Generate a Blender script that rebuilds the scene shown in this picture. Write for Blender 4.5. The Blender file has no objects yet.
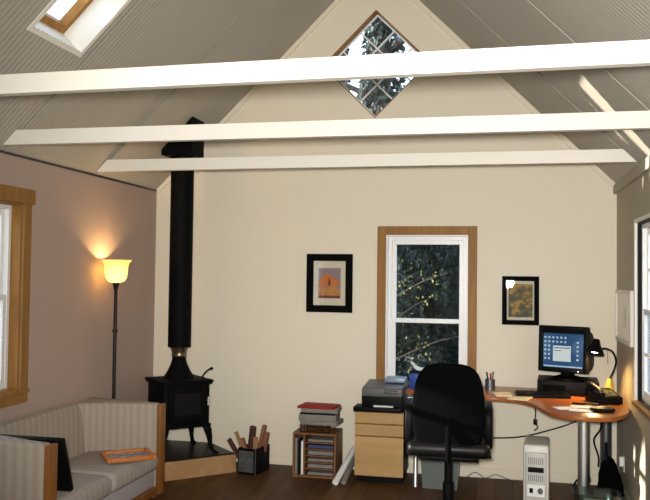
import bpy, bmesh, math, random
from mathutils import Vector, Matrix, Euler
random.seed(7)
PI = math.pi
scene = bpy.context.scene
C = scene.collection
W, H, YB = 4.038, 2.44, -8.6          # room width, plate height, rear wall
# ------------------------------------------------------------------ camera
def cam_setup():
    f, yaw, pitch, roll = 802.1, .2171, .0326, .0122
    fw = Vector((-math.sin(yaw)*math.cos(pitch), math.cos(yaw)*math.cos(pitch), math.sin(pitch)))
    rt = Vector((math.cos(yaw), math.sin(yaw), 0)); up = rt.cross(fw)
    c, s = math.cos(roll), math.sin(roll)
    ex = rt*c + up*s
    ey = up*c - rt*s
    m = Matrix((ex, ey, -fw)).transposed().to_4x4()
    m.translation = Vector((3.1233, -6.8959, 1.6666))
    cd = bpy.data.cameras.new('camera'); o = bpy.data.objects.new('camera', cd); C.objects.link(o)
    o.matrix_world = m
    cd.sensor_width = 36; cd.lens = f/650*36; cd.clip_start = .05; cd.clip_end = 300
    scene.camera = o
cam_setup()
# ------------------------------------------------------------------ world, sun, flash
wd = bpy.data.worlds.new('sky'); scene.world = wd; wd.use_nodes = True
bg = wd.node_tree.nodes['Background']
bg.inputs[0].default_value = (.66, .82, 1, 1); bg.inputs[1].default_value = 3.0
SUN_DIR = Vector((4.04, 1.5, -1.1)).normalized()
sd = bpy.data.lights.new('sun', 'SUN'); sd.energy = 15; sd.angle = .009; sd.color = (1, .93, .80)
so = bpy.data.objects.new('sun', sd); C.objects.link(so)
so.rotation_euler = SUN_DIR.to_track_quat('-Z', 'Y').to_euler()
FLASH = Vector((3.08, -6.90, 1.75))
fl = bpy.data.lights.new('camera_flash', 'SPOT'); fl.energy = 1150; fl.shadow_soft_size = .085
fl.spot_size = math.radians(84); fl.spot_blend = 1; fl.color = (1, .97, .90)
fo = bpy.data.objects.new('camera_flash', fl); C.objects.link(fo); fo.location = FLASH
fo.rotation_euler = (Vector((2.3, 0, 2.25))-FLASH).to_track_quat('-Z', 'Y').to_euler()
vs = scene.view_settings
vs.view_transform = 'Standard'; vs.look = 'None'; vs.gamma = 1; vs.use_curve_mapping = False; vs.exposure = 0
scene.render.film_transparent = False
scene.cycles.max_bounces = 8; scene.cycles.transparent_max_bounces = 16
# ------------------------------------------------------------------ materials
def mat(name, col, rough=.6, metal=0, bump=0, bscale=40, col2=None, nscale=8, spec=.5, emit=None, estr=0, coat=0):
    m = bpy.data.materials.new(name); m.use_nodes = True
    nt = m.node_tree; b = nt.nodes['Principled BSDF']
    b.inputs['Base Color'].default_value = (*col, 1); b.inputs['Roughness'].default_value = rough
    b.inputs['Metallic'].default_value = metal; b.inputs['Specular IOR Level'].default_value = spec
    if coat: b.inputs['Coat Weight'].default_value = coat
    tc = nt.nodes.new('ShaderNodeTexCoord')
    if col2:
        n = nt.nodes.new('ShaderNodeTexNoise'); n.inputs['Scale'].default_value = nscale; n.inputs['Detail'].default_value = 4
        r = nt.nodes.new('ShaderNodeMix'); r.data_type = 'RGBA'
        r.inputs[6].default_value = (*col, 1); r.inputs[7].default_value = (*col2, 1)
        nt.links.new(tc.outputs['Object'], n.inputs['Vector']); nt.links.new(n.outputs['Fac'], r.inputs[0])
        nt.links.new(r.outputs[2], b.inputs['Base Color'])
    if bump:
        n = nt.nodes.new('ShaderNodeTexNoise'); n.inputs['Scale'].default_value = bscale; n.inputs['Detail'].default_value = 3
        bp = nt.nodes.new('ShaderNodeBump'); bp.inputs['Strength'].default_value = bump; bp.inputs['Distance'].default_value = .004
        nt.links.new(tc.outputs['Object'], n.inputs['Vector']); nt.links.new(n.outputs['Fac'], bp.inputs['Height'])
        nt.links.new(bp.outputs[0], b.inputs['Normal'])
    if emit:
        b.inputs['Emission Color'].default_value = (*emit, 1); b.inputs['Emission Strength'].default_value = estr
    return m
def wood(name, c1, c2, axis=2, scale=18, rough=.4, stretch=.08, coat=0):
    m = mat(name, c1, rough, coat=coat, spec=.22); nt = m.node_tree; b = nt.nodes['Principled BSDF']
    tc = nt.nodes.new('ShaderNodeTexCoord'); mp = nt.nodes.new('ShaderNodeMapping')
    s = [scale]*3; s[axis] = scale*stretch; mp.inputs['Scale'].default_value = s
    n = nt.nodes.new('ShaderNodeTexNoise'); n.inputs['Scale'].default_value = 1; n.inputs['Detail'].default_value = 5
    n.inputs['Distortion'].default_value = .6
    cr = nt.nodes.new('ShaderNodeValToRGB'); cr.color_ramp.elements[0].position = .35; cr.color_ramp.elements[1].position = .7
    cr.color_ramp.elements[0].color = (*c1, 1); cr.color_ramp.elements[1].color = (*c2, 1)
    L = nt.links.new
    L(tc.outputs['Object'], mp.inputs[0]); L(mp.outputs[0], n.inputs['Vector']); L(n.outputs['Fac'], cr.inputs[0]); L(cr.outputs[0], b.inputs['Base Color'])
    return m
def fabric(name, c1, c2, vec, freq, rough=.95):
    m = mat(name, c1, rough, spec=.1); nt = m.node_tree; b = nt.nodes['Principled BSDF']; L = nt.links.new
    tc = nt.nodes.new('ShaderNodeTexCoord'); d = nt.nodes.new('ShaderNodeVectorMath'); d.operation = 'DOT_PRODUCT'
    d.inputs[1].default_value = [v*freq*2*PI for v in vec]
    no = nt.nodes.new('ShaderNodeTexNoise'); no.inputs['Scale'].default_value = 90; no.inputs['Detail'].default_value = 3
    mu = nt.nodes.new('ShaderNodeMath'); mu.operation = 'MULTIPLY_ADD'; mu.inputs[1].default_value = 3.0
    sn = nt.nodes.new('ShaderNodeMath'); sn.operation = 'SINE'
    ma = nt.nodes.new('ShaderNodeMath'); ma.operation = 'MULTIPLY_ADD'; ma.inputs[1].default_value = .3; ma.inputs[2].default_value = .5
    cr = nt.nodes.new('ShaderNodeValToRGB')
    cr.color_ramp.elements[0].color = (*c1, 1); cr.color_ramp.elements[1].color = (*c2, 1)
    bp = nt.nodes.new('ShaderNodeBump'); bp.inputs['Strength'].default_value = .5; bp.inputs['Distance'].default_value = .003
    L(tc.outputs['Object'], d.inputs[0]); L(tc.outputs['Object'], no.inputs['Vector'])
    L(no.outputs['Fac'], mu.inputs[0]); L(d.outputs['Value'], mu.inputs[2]); L(mu.outputs[0], sn.inputs[0])
    L(sn.outputs[0], ma.inputs[0]); L(ma.outputs[0], cr.inputs[0]); L(cr.outputs[0], b.inputs['Base Color'])
    L(no.outputs['Fac'], bp.inputs['Height']); L(bp.outputs[0], b.inputs['Normal'])
    return m
def glass(name, tint=(1, 1, 1), gloss=.08, rough=0.0):
    m = bpy.data.materials.new(name); m.use_nodes = True; nt = m.node_tree; nt.nodes.clear(); L = nt.links.new
    o = nt.nodes.new('ShaderNodeOutputMaterial'); t = nt.nodes.new('ShaderNodeBsdfTransparent'); g = nt.nodes.new('ShaderNodeBsdfGlossy')
    t.inputs[0].default_value = (*tint, 1); g.inputs['Roughness'].default_value = rough
    mx = nt.nodes.new('ShaderNodeMixShader'); ge = nt.nodes.new('ShaderNodeNewGeometry')   # Schlick reflectance, same from both sides
    dt = nt.nodes.new('ShaderNodeVectorMath'); dt.operation = 'DOT_PRODUCT'; L(ge.outputs['Normal'], dt.inputs[0]); L(ge.outputs['Incoming'], dt.inputs[1])
    def mth(op, a=None, b=None):
        q = nt.nodes.new('ShaderNodeMath'); q.operation = op; q.use_clamp = op in ('SUBTRACT', 'MULTIPLY_ADD')
        return q
    ab = mth('ABSOLUTE'); L(dt.outputs['Value'], ab.inputs[0])
    su = mth('SUBTRACT'); su.inputs[0].default_value = 1; L(ab.outputs[0], su.inputs[1])
    pw = mth('POWER'); pw.inputs[1].default_value = 5; L(su.outputs[0], pw.inputs[0])
    ad = mth('MULTIPLY_ADD'); ad.inputs[1].default_value = 1-gloss; ad.inputs[2].default_value = gloss*.6; L(pw.outputs[0], ad.inputs[0])
    L(ad.outputs[0], mx.inputs[0]); L(t.outputs[0], mx.inputs[1]); L(g.outputs[0], mx.inputs[2]); L(mx.outputs[0], o.inputs[0])
    return m
M = {}
M['cream'] = mat('cream_paint', (.78, .715, .585), .8, bump=.15, bscale=60, spec=.2)
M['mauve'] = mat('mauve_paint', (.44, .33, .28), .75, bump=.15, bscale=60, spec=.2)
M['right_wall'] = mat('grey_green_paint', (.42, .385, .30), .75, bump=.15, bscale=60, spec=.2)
M['ceil'] = mat('ribbed_ceiling_paint', (.40, .37, .315), .55, spec=.3)
M['white'] = mat('white_paint', (.78, .74, .67), .55, bump=.05, bscale=30)
M['vinyl'] = mat('white_vinyl', (.82, .82, .82), .35)
M['casing'] = wood('oak_casing', (.25, .115, .026), (.34, .165, .04), 2, 22, .5)
M['darkcasing'] = mat('dark_metal_frame', (.02, .02, .02), .4)
M['glass'] = glass('window_glass')
M['picglass'] = glass('picture_glass', gloss=.06)
M['black'] = mat('black_plastic', (.003, .003, .0034), .5, spec=.10)
M['frameblack'] = mat('matte_black_frame', (.004, .004, .004), .7, spec=.02)
M['blackfab'] = mat('black_upholstery', (.0025, .0025, .003), .95, bump=.3, bscale=200, spec=.03)
M['blackleather'] = mat('black_vinyl_seat', (.004, .004, .004), .42, spec=.2)
M['iron'] = mat('black_cast_iron', (.0022, .0026, .003), .65, bump=.2, bscale=120, spec=.07)
M['brass'] = mat('dull_brass', (.22, .18, .12), .35, 1)
M['chrome'] = mat('brushed_steel', (.62, .62, .63), .38, 1)
M['darksteel'] = mat('dark_steel', (.16, .17, .19), .35, .9)
M['maple'] = wood('maple_veneer', (.42, .25, .10), (.52, .32, .14), 0, 12, .4)
M['cherry'] = wood('cherry_laminate', (.30, .085, .02), (.38, .12, .03), 0, 9, .3, coat=.1)
M['hearthwood'] = wood('hearth_board', (.36, .20, .09), (.44, .26, .13), 0, 12, .5)
M['sofawood'] = wood('sofa_oak', (.20, .075, .018), (.27, .11, .026), 2, 16, .4)
M['cubby'] = wood('dark_oak_veneer', (.17, .075, .03), (.24, .11, .045), 2, 16, .45)
M['framewood'] = wood('orange_frame_wood', (.48, .15, .035), (.55, .2, .05), 0, 16, .4)
M['tile'] = mat('black_hearth_slab', (.006, .006, .006), .4, spec=.2)
M['fab'] = fabric('woven_stripe_upholstery', (.31, .26, .21), (.41, .35, .285), (1, 1, 0), 15)
M['fabseat'] = fabric('woven_seat_fabric', (.33, .28, .25), (.40, .345, .315), (0, 1, 0), 15)
M['fabkick'] = mat('plain_lavender_fabric', (.40, .36, .37), .95, bump=.3, bscale=150)
M['paper'] = mat('white_paper', (.85, .84, .82), .7)
M['cream_paper'] = mat('cream_paper', (.72, .63, .42), .7)
M['greypaper'] = mat('grey_page_edges', (.15, .135, .12), .8, col2=(.27, .245, .215), nscale=60)
M['red'] = mat('red_card', (.30, .012, .010), .6, spec=.15)
M['navy'] = mat('navy_card', (.03, .045, .12), .6)
M['blue'] = mat('blue_plastic', (.014, .055, .28), .4)
M['paleblue'] = mat('pale_blue_plastic', (.22, .30, .42), .3)
M['grey'] = mat('grey_plastic', (.10, .10, .104), .45)
M['olive'] = mat('olive_keypad', (.20, .17, .07), .4)
M['lightgrey'] = mat('light_grey_plastic', (.52, .51, .49), .4)
M['pcwhite'] = mat('off_white_plastic', (.74, .72, .66), .4)
M['clear'] = glass('clear_plastic', (.72, .80, .78), .12, .15)
M['frosted'] = mat('frosted_plastic_tub', (.13, .15, .14), .35)
M['wirefill'] = mat('printed_newspaper', (.012, .014, .014), .7, col2=(.12, .125, .12), nscale=26)
M['stick1'] = wood('split_cedar', (.22, .09, .05), (.34, .15, .08), 2, 30, .8)
M['stick2'] = wood('pale_kindling', (.30, .16, .08), (.38, .21, .11), 2, 30, .8)
M['stick3'] = wood('dark_bark_kindling', (.06, .025, .02), (.11, .045, .03), 2, 30, .9)
M['yellow'] = mat('yellow_plastic', (.62, .40, .05), .4)
M['bulb'] = mat('lit_bulb', (1, 1, 1), .4, emit=(1, .85, .6), estr=14)
M['shade'] = mat('glowing_alabaster_shade', (.7, .55, .3), .4, emit=(1, .66, .22), estr=1.6)
M['shadecore'] = mat('lit_frosted_bulb', (1, 1, .9), .4, emit=(1, .78, .40), estr=9)
M['bronze'] = mat('dark_bronze', (.02, .013, .009), .4, .6)
M['led'] = mat('lit_led', (1, 1, 1), .5, emit=(.7, .9, 1), estr=2)
def translucent(name, col, k):
    m = bpy.data.materials.new(name); m.use_nodes = True; nt = m.node_tree; nt.nodes.clear(); L = nt.links.new
    o = nt.nodes.new('ShaderNodeOutputMaterial'); t = nt.nodes.new('ShaderNodeBsdfTranslucent'); d = nt.nodes.new('ShaderNodeBsdfDiffuse')
    t.inputs[0].default_value = (*[c*k for c in col], 1); d.inputs[0].default_value = (*[c*.35 for c in col], 1)
    a = nt.nodes.new('ShaderNodeAddShader'); L(t.outputs[0], a.inputs[0]); L(d.outputs[0], a.inputs[1]); L(a.outputs[0], o.inputs[0])
    return m
M['shade'] = translucent('alabaster_glass_shade', (1, .90, .58), 1.0)
def floor_mat():
    m = mat('dark_wood_planks', (.1, .06, .03),   .5, spec=.12); nt = m.node_tree; b = nt.nodes['Principled BSDF']; L = nt.links.new
    tc = nt.nodes.new('ShaderNodeTexCoord'); mp = nt.nodes.new('ShaderNodeMapping'); mp.inputs['Rotation'].default_value = (0, 0, PI/2)
    br = nt.nodes.new('ShaderNodeTexBrick'); br.offset = .37; br.inputs['Scale'].default_value = 1
    br.inputs['Brick Width'].default_value = 1.4; br.inputs['Row Height'].default_value = .14; br.inputs['Mortar Size'].default_value = .003
    br.inputs['Color1'].default_value = (.095, .045, .017, 1); br.inputs['Color2'].default_value = (.165, .082, .032, 1); br.inputs['Mortar'].default_value = (.02, .012, .008, 1)
    n = nt.nodes.new('ShaderNodeTexNoise'); n.inputs['Scale'].default_value = 1; n.inputs['Detail'].default_value = 6
    mp2 = nt.nodes.new('ShaderNodeMapping'); mp2.inputs['Scale'].default_value = (14, 1.4, 1)
    mx = nt.nodes.new('ShaderNodeMix'); mx.data_type = 'RGBA'; mx.blend_type = 'MULTIPLY'; mx.inputs[0].default_value = .8
    cr = nt.nodes.new('ShaderNodeValToRGB'); cr.color_ramp.elements[0].position = .3; cr.color_ramp.elements[0].color = (.45, .42, .4, 1); cr.color_ramp.elements[1].position = .75
    L(tc.outputs['Object'], mp.inputs[0]); L(mp.outputs[0], br.inputs[0]); L(tc.outputs['Object'], mp2.inputs[0]); L(mp2.outputs[0], n.inputs['Vector'])
    L(n.outputs['Fac'], cr.inputs[0]); L(br.outputs['Color'], mx.inputs[6]); L(cr.outputs[0], mx.inputs[7]); L(mx.outputs[2], b.inputs['Base Color'])
    return m
M['floor'] = floor_mat()
def ramp_noise(name, stops, scale, vec=(1, 1, 1), rough=.6):
    m = mat(name, (.5, .5, .5), rough); nt = m.node_tree; b = nt.nodes['Principled BSDF']; L = nt.links.new
    tc = nt.nodes.new('ShaderNodeTexCoord'); mp = nt.nodes.new('ShaderNodeMapping'); mp.inputs['Scale'].default_value = vec
    n = nt.nodes.new('ShaderNodeTexNoise'); n.inputs['Scale'].default_value = scale; n.inputs['Detail'].default_value = 3
    cr = nt.nodes.new('ShaderNodeValToRGB'); e = cr.color_ramp.elements
    while len(e) < len(stops): e.new(.5)
    for i, (p_, c_) in enumerate(stops): e[i].position = p_; e[i].color = (*c_, 1)
    L(tc.outputs['Object'], mp.inputs[0]); L(mp.outputs[0], n.inputs['Vector']); L(n.outputs['Fac'], cr.inputs[0]); L(cr.outputs[0], b.inputs['Base Color'])
    return m
# ------------------------------------------------------------------ mesh helpers
class MB:
    def __init__(s): s.bm = bmesh.new(); s.mi = 0
    def add(s, b, mtx=None):
        if mtx is not None: b.transform(mtx)
        for f in b.faces: f.material_index = s.mi
        me = bpy.data.meshes.new('t'); b.to_mesh(me); b.free(); s.bm.from_mesh(me); bpy.data.meshes.remove(me); return s
    def box(s, lo, hi, bev=0, seg=2, mtx=None):
        b = bmesh.new(); bmesh.ops.create_cube(b, size=1)
        lo = Vector(lo); hi = Vector(hi)
        for v in b.verts: v.co = Vector((lo[i]+(v.co[i]+.5)*(hi[i]-lo[i]) for i in range(3)))
        if bev: bmesh.ops.bevel(b, geom=b.edges[:], offset=bev, segments=seg, profile=.5, affect='EDGES')
        return s.add(b, mtx)
    def cyl(s, p0, p1, r0, r1=None, n=20, caps=True):
        p0 = Vector(p0); p1 = Vector(p1); r1 = r0 if r1 is None else r1
        b = bmesh.new(); bmesh.ops.create_cone(b, cap_ends=caps, segments=n, radius1=r0, radius2=r1, depth=(p1-p0).length)
        q = (p1-p0).to_track_quat('Z', 'Y').to_matrix().to_4x4(); q.translation = (p0+p1)/2
        return s.add(b, q)
    def lathe(s, prof, c=(0, 0, 0), n=32, mtx=None):
        b = bmesh.new(); rings = []
        for r, z in prof:
            rings.append([b.verts.new((c[0]+r*math.cos(2*PI*k/n), c[1]+r*math.sin(2*PI*k/n), c[2]+z)) for k in range(n)] if r > 1e-6 else [b.verts.new((c[0], c[1], c[2]+z))])
        for A, B in zip(rings, rings[1:]):
            for k in range(n):
                k2 = (k+1) % n
                f = [A[k % len(A)], A[k2 % len(A)], B[k2 % len(B)], B[k % len(B)]]
                f = list(dict.fromkeys(f))
                if len(f) > 2: b.faces.new(f)
        bmesh.ops.recalc_face_normals(b, faces=b.faces)
        return s.add(b, mtx)
    def loft(s, rings, caps=True, closed=True):
        b = bmesh.new(); R = [[b.verts.new(p) for p in r] for r in rings]; n = len(R[0])
        for A, B in zip(R, R[1:]):
            for k in range(n if closed else n-1): b.faces.new((A[k], A[(k+1) % n], B[(k+1) % n], B[k]))
        if caps: b.faces.new(R[0][::-1]); b.faces.new(R[-1])
        bmesh.ops.recalc_face_normals(b, faces=b.faces)
        return s.add(b)
    def tube(s, pts, r, n=8, smooth=6):
        P = [Vector(p) for p in pts]
        if smooth and len(P) > 2: P = catmull(P, smooth)
        rings = []
        for i, p in enumerate(P):
            t = (P[min(i+1, len(P)-1)]-P[max(i-1, 0)]).normalized()
            if i == 0: u = t.orthogonal().normalized()
            else: u = (u-t*u.dot(t)).normalized()
            v = t.cross(u)
            rr = r[min(i*len(r)//len(P), len(r)-1)] if isinstance(r, (list, tuple)) else r
            rings.append([p+(u*math.cos(2*PI*k/n)+v*math.sin(2*PI*k/n))*rr for k in range(n)])
        return s.loft(rings)
    def prism(s, poly, z0, z1, bev=0, seg=2, mtx=None):
        b = bmesh.new(); vs_ = [b.verts.new((x, y, z0)) for x, y in poly]; f = b.faces.new(vs_)
        r = bmesh.ops.extrude_face_region(b, geom=[f])
        for g in r['geom']:
            if isinstance(g, bmesh.types.BMVert): g.co.z = z1
        bmesh.ops.recalc_face_normals(b, faces=b.faces)
        if bev:
            ed = [e for e in b.edges if abs(e.verts[0].co.z-e.verts[1].co.z) < 1e-6 or len(poly) < 9]
            bmesh.ops.bevel(b, geom=ed, offset=bev, segments=seg, profile=.5, affect='EDGES')
        return s.add(b, mtx)
    def poly(s, pts):
        b = bmesh.new(); b.faces.new([b.verts.new(p) for p in pts]); return s.add(b)
    def map(s, fn):
        for v in s.bm.verts: v.co = Vector(fn(v.co))
        return s
    def build(s, name, m, parent=None, smooth=True, loc=None):
        me = bpy.data.meshes.new(name); s.bm.to_mesh(me); s.bm.free()
        for k in (m if isinstance(m, list) else [m]): me.materials.append(M[k] if isinstance(k, str) else k)
        if smooth:
            me.polygons.foreach_set('use_smooth', [True]*len(me.polygons))
            try: me.set_sharp_from_angle(angle=math.radians(35))
            except Exception: pass
        o = bpy.data.objects.new(name, me); C.objects.link(o)
        if parent: o.parent = parent
        if loc: o.location = loc
        return o
def catmull(P, k, closed=False):
    out = []; n = len(P)
    for i in range(n if closed else n-1):
        g = lambda j: P[j % n] if closed else P[max(0, min(n-1, j))]
        a, b, c, d = g(i-1), g(i), g(i+1), g(i+2)
        for q in range(k):
            t = q/k
            out.append(.5*((2*b)+(c-a)*t+(2*a-5*b+4*c-d)*t*t+(3*b-a-3*c+d)*t**3))
    if not closed: out.append(P[-1])
    return out
def MX(loc=(0, 0, 0), rot=(0, 0, 0)): return Matrix.Translation(loc) @ Euler(rot).to_matrix().to_4x4()
def thing(name, label, cat, loc=(0, 0, 0), rot=(0, 0, 0), group=None):
    o = bpy.data.objects.new(name, None); C.objects.link(o); o.location = loc; o.rotation_euler = rot
    o.empty_display_size = .1
    return tag(o, label, cat, group)
def tag(o, label, cat, group=None):
    o['label'] = label; o['category'] = cat
    if group: o['group'] = group
    return o
def struct(o, label=None, cat=None):
    o['kind'] = 'structure'
    if label: o['label'] = label
    if cat: o['category'] = cat
    return o
def sempty(name, label, cat, loc=(0, 0, 0)):
    return struct(thing(name, label, cat, loc), label, cat)
def wall_boxes(mb, axis, a, b, u0, u1, z0, z1, holes):
    # wall slab between a..b along axis, spanning u0..u1, with rectangular holes
    us = sorted({u0, u1, *[h[0] for h in holes], *[h[1] for h in holes]})
    for ua, ub in zip(us, us[1:]):
        hs = [h for h in holes if h[0] <= ua and h[1] >= ub]
        zz = [z0] + [v for h in hs for v in (h[2], h[3])] + [z1]
        for i in range(0, len(zz), 2):
            if zz[i+1]-zz[i] > 1e-4:
                mb.box((a, ua, zz[i]) if axis == 'x' else (ua, a, zz[i]), (b, ub, zz[i+1]) if axis == 'x' else (ub, b, zz[i+1]))
# ================================================================== ROOM
T = .15
mb = MB().box((-T, YB-T, -.1), (W+T, T, 0)); struct(mb.build('floor', 'floor', smooth=False), 'dark brown wood plank floor', 'floor')
WL = (-3.36, -2.12, .885, 2.125)       # left window opening (y0,y1,z0,z1)
WR = (-2.30, -1.03, .84, 2.06)       # right window opening
WB = (2.145, 2.845, .55, 2.03)       # back window opening (x)
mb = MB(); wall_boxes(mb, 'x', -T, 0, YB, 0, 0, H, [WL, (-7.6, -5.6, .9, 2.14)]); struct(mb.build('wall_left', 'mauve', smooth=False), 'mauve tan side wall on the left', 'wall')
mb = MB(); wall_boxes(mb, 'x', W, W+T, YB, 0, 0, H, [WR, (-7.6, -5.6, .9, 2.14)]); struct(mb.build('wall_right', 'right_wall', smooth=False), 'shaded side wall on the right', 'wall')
AP = H+W/2; DX, DZ, DR = W/2+.016, 3.532, .478
def gable(mb, y0, y1, dia):
    if dia:
        P = [[(0, H), (DX, H), (DX, DZ-DR), (DX-DR, DZ)], [(0, H), (DX-DR, DZ), (DX, DZ+DR), (W/2, AP)],
             [(DX, H), (W, H), (DX+DR, DZ), (DX, DZ-DR)], [(W, H), (W/2, AP), (DX, DZ+DR), (DX+DR, DZ)]]
    else: P = [[(0, H), (W, H), (W/2, AP)]]
    for p in P: mb.prism(p, 0, y1-y0, mtx=Matrix.Translation((0, y1, 0)) @ Matrix.Rotation(PI/2, 4, 'X'))
mb = MB(); wall_boxes(mb, 'y', 0, T, -T, W+T, 0, H, [WB]); gable(mb, 0, T, True)
struct(mb.build('wall_back', 'cream', smooth=False), 'cream gable end wall', 'wall')
mb = MB(); wall_boxes(mb, 'y', YB-T, YB, -T, W+T, 0, H, []); gable(mb, YB-T, YB, False)
struct(mb.build('wall_rear', 'cream', smooth=False), 'cream wall behind the camera', 'wall')
# ribbed sloped ceilings (real corrugation), skylight hole in the left one
SK = (-2.95, -2.44, .585, 1.12)
def ceiling(name, side, hole, label):
    b = bmesh.new(); n = int(round(-YB/.01)); amp = .0035
    xs = [-.12, 0] + ([hole[2], hole[3]] if hole else []) + [W/2]
    cols = []
    for i in range(n+1):
        y = YB+i*.01; d = amp*math.cos(2*PI*i/4)-amp
        c = []
        for x in xs:
            X, Z = x - d*.707, H+x + d*.707   # along the inward roof normal
            X = x + (-d)*(-.707) if False else x - (-d)*.0
            Z = H+x-d
            c.append(b.verts.new((X if side < 0 else W-X, y, Z)))
        cols.append(c)
    for i in range(n):
        ym = YB+(i+.5)*.01
        for k in range(len(xs)-1):
            if hole and k == 2 and hole[0] < ym < hole[1]: continue
            b.faces.new((cols[i][k], cols[i+1][k], cols[i+1][k+1], cols[i][k+1]))
    # outer skin against light leaks
    bmesh.ops.recalc_face_normals(b, faces=b.faces)
    m_ = MB(); m_.add(b)
    o = m_.build(name, 'ceil'); struct(o, label, 'ceiling'); return o
ceiling('ceiling', -1, SK, 'ribbed grey-beige roof slope with the skylight')
ceiling('ceiling', 1, None, 'ribbed grey-beige roof slope on the right')
# sheet seams on the slopes
def slope_strip(mb, side, y, w, t, x0=0, x1=W/2):
    pts = []
    for x in (x0, x1):
        r = []
        for yy, dd in ((y-w/2, 0), (y+w/2, 0), (y+w/2, t), (y-w/2, t)):
            X, Z = x+dd*.707, H+x-dd*.707
            r.append((X if side < 0 else W-X, yy, Z))
        pts.append(r)
    mb.loft(pts)
for side in (-1, 1):
    mb = MB()
    for y in (-1.13, -2.33, -3.53, -4.73): slope_strip(mb, side, y, .014, .005)
    struct(mb.build('trim_4' if side < 0 else 'trim_5', 'ceil', smooth=False), 'narrow seam battens on a roof slope', 'trim')
mb = MB()
for side in (-1, 1): slope_strip(mb, side, -.012, .022, .04)
struct(mb.build('trim_1', 'cream', smooth=False), 'cream rake boards along the gable', 'trim')
mb = MB().box((W-.028, YB, H-.075), (W, -.0, H-.002))
struct(mb.build('trim_2', 'right_wall', smooth=False), 'plate board at the top of the right wall', 'trim')
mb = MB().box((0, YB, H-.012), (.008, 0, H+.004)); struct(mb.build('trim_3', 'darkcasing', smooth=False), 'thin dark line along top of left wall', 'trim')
mb = MB().box((0, -.012, 0), (W, 0, .085), .003); struct(mb.build('baseboard_back', 'cream', smooth=False), 'cream baseboard on the gable wall', 'baseboard')
mb = MB().box((0, YB, 0), (.012, -.012, .085), .003); struct(mb.build('baseboard_left', 'mauve', smooth=False), 'baseboard on the left wall', 'baseboard')
mb = MB().box((W-.012, YB, 0), (W, -.012, .085), .003); struct(mb.build('baseboard_right', 'right_wall', smooth=False), 'baseboard on the right wall', 'baseboard')
# ------------------------------------------------------------------ tie beams
def beam(y, zb, h, label, tilt=0):
    b = MB(); t = .05
    x0b, x0t = zb-H+.004, zb+h-H+.004
    b.loft([[(x0b, y+s*t/2, zb), (W-x0b, y+s*t/2, zb), (W-x0t, y+s*t/2, zb+h), (x0t, y+s*t/2, zb+h)] for s in (-1, 1)])
    b.map(lambda v: (v.x, v.y, v.z+tilt*(v.x-W/2)))
    o = b.build('tie_beam', 'white', smooth=False); tag(o, label, 'beam', 'white tie beams across the room')
beam(-3.60, 2.497, .090, 'white tie beam nearest the camera, top one in view, crossing the diamond window', .006)
beam(-2.38, 2.472, .092, 'white tie beam in the middle of three, just under the diamond window')
beam(-1.16, 2.464, .088, 'white tie beam farthest back, lowest in view, in front of the stove pipe')
# ------------------------------------------------------------------ windows
def rect_frame(mb, plane, at, th, u0, u1, z0, z1, w, bev=.003):
    # rectangular ring in plane 'x' (u=y) or 'y' (u=x), from at to at+th
    def bx(ua, ub, za, zb):
        if plane == 'x': mb.box((min(at, at+th), ua, za), (max(at, at+th), ub, zb), bev)
        else: mb.box((ua, min(at, at+th), za), (ub, max(at, at+th), zb), bev)
    bx(u0, u0+w, z0, z1); bx(u1-w, u1, z0, z1); bx(u0+w, u1-w, z0, z0+w); bx(u0+w, u1-w, z1-w, z1)
def pane(name, plane, at, u0, u1, z0, z1, parent):
    b = MB(); t = .004
    if plane == 'x': b.box((at-t/2, u0, z0), (at+t/2, u1, z1))
    else: b.box((u0, at-t/2, z0), (u1, at+t/2, z1))
    return b.build(name, 'glass', parent, smooth=False)
def double_hung(name, label, plane, inner, out, u0, u1, z0, z1, zm, caswood, cw, jamb, muntins=False, horn=0, off=0):
    root = sempty(name, label, 'window')
    s = out            # +1/-1 outward direction
    b = MB(); rect_frame(b, plane, inner, -s*.02, u0-cw, u1+cw, z0-cw, z1+cw, cw)
    if horn:           # head casing wider than the legs
        e = .03
        if plane == 'x': b.box((min(inner, inner-s*.026), u0-cw-e, z1), (max(inner, inner-s*.026), u1+cw+e, z1+cw+.015), .003)
    b.build('window_casing', caswood, root, smooth=False)
    b = MB(); rect_frame(b, plane, inner, s*T, u0-.001, u1+.001, z0-.001, z1+.001, .014); b.build('window_jamb', jamb, root, smooth=False)
    fr = MB(); rect_frame(fr, plane, inner+s*.07+s*off, s*.06, u0+.012, u1-.012, z0+.012, z1-.012, .03); fr.build('window_frame', 'vinyl', root, smooth=False)
    a = .04
    up = MB(); rect_frame(up, plane, inner+s*.10+s*off, s*.025, u0+a, u1-a, zm-.02, z1-a, .038)
    lo = MB(); rect_frame(lo, plane, inner+s*.075+s*off, s*.025, u0+a, u1-a, z0+a, zm+.02, .038)
    if muntins:
        for mbx, za, zb, at in ((up, zm, z1-a, .10), (lo, z0+a, zm, .075)):
            for k in (1, 2):
                u = u0+a+(u1-u0-2*a)*k/3
                A = inner+s*(at+off+.004); B = inner+s*(at+off+.020)
                mbx.box((min(A, B), u-.012, za), (max(A, B), u+.012, zb))
            zc = (za+zb)/2; mbx.box((min(A, B), u0+a, zc-.012), (max(A, B), u1-a, zc+.012))
    so_ = up.build('upper_sash', 'vinyl', root, smooth=False); pane('pane', plane, inner+s*.112+s*off, u0+a+.03, u1-a-.03, zm+.0, z1-a-.03, so_)
    so_ = lo.build('lower_sash', 'vinyl', root, smooth=False); pane('pane', plane, inner+s*.088+s*off, u0+a+.03, u1-a-.03, z0+a+.03, zm-.0, so_)
    return root
double_hung('window_1', 'oak-trimmed white double-hung window in the gable wall behind the desk', 'y', 0, 1, *WB, 1.29, 'casing', .075, 'vinyl')
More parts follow.
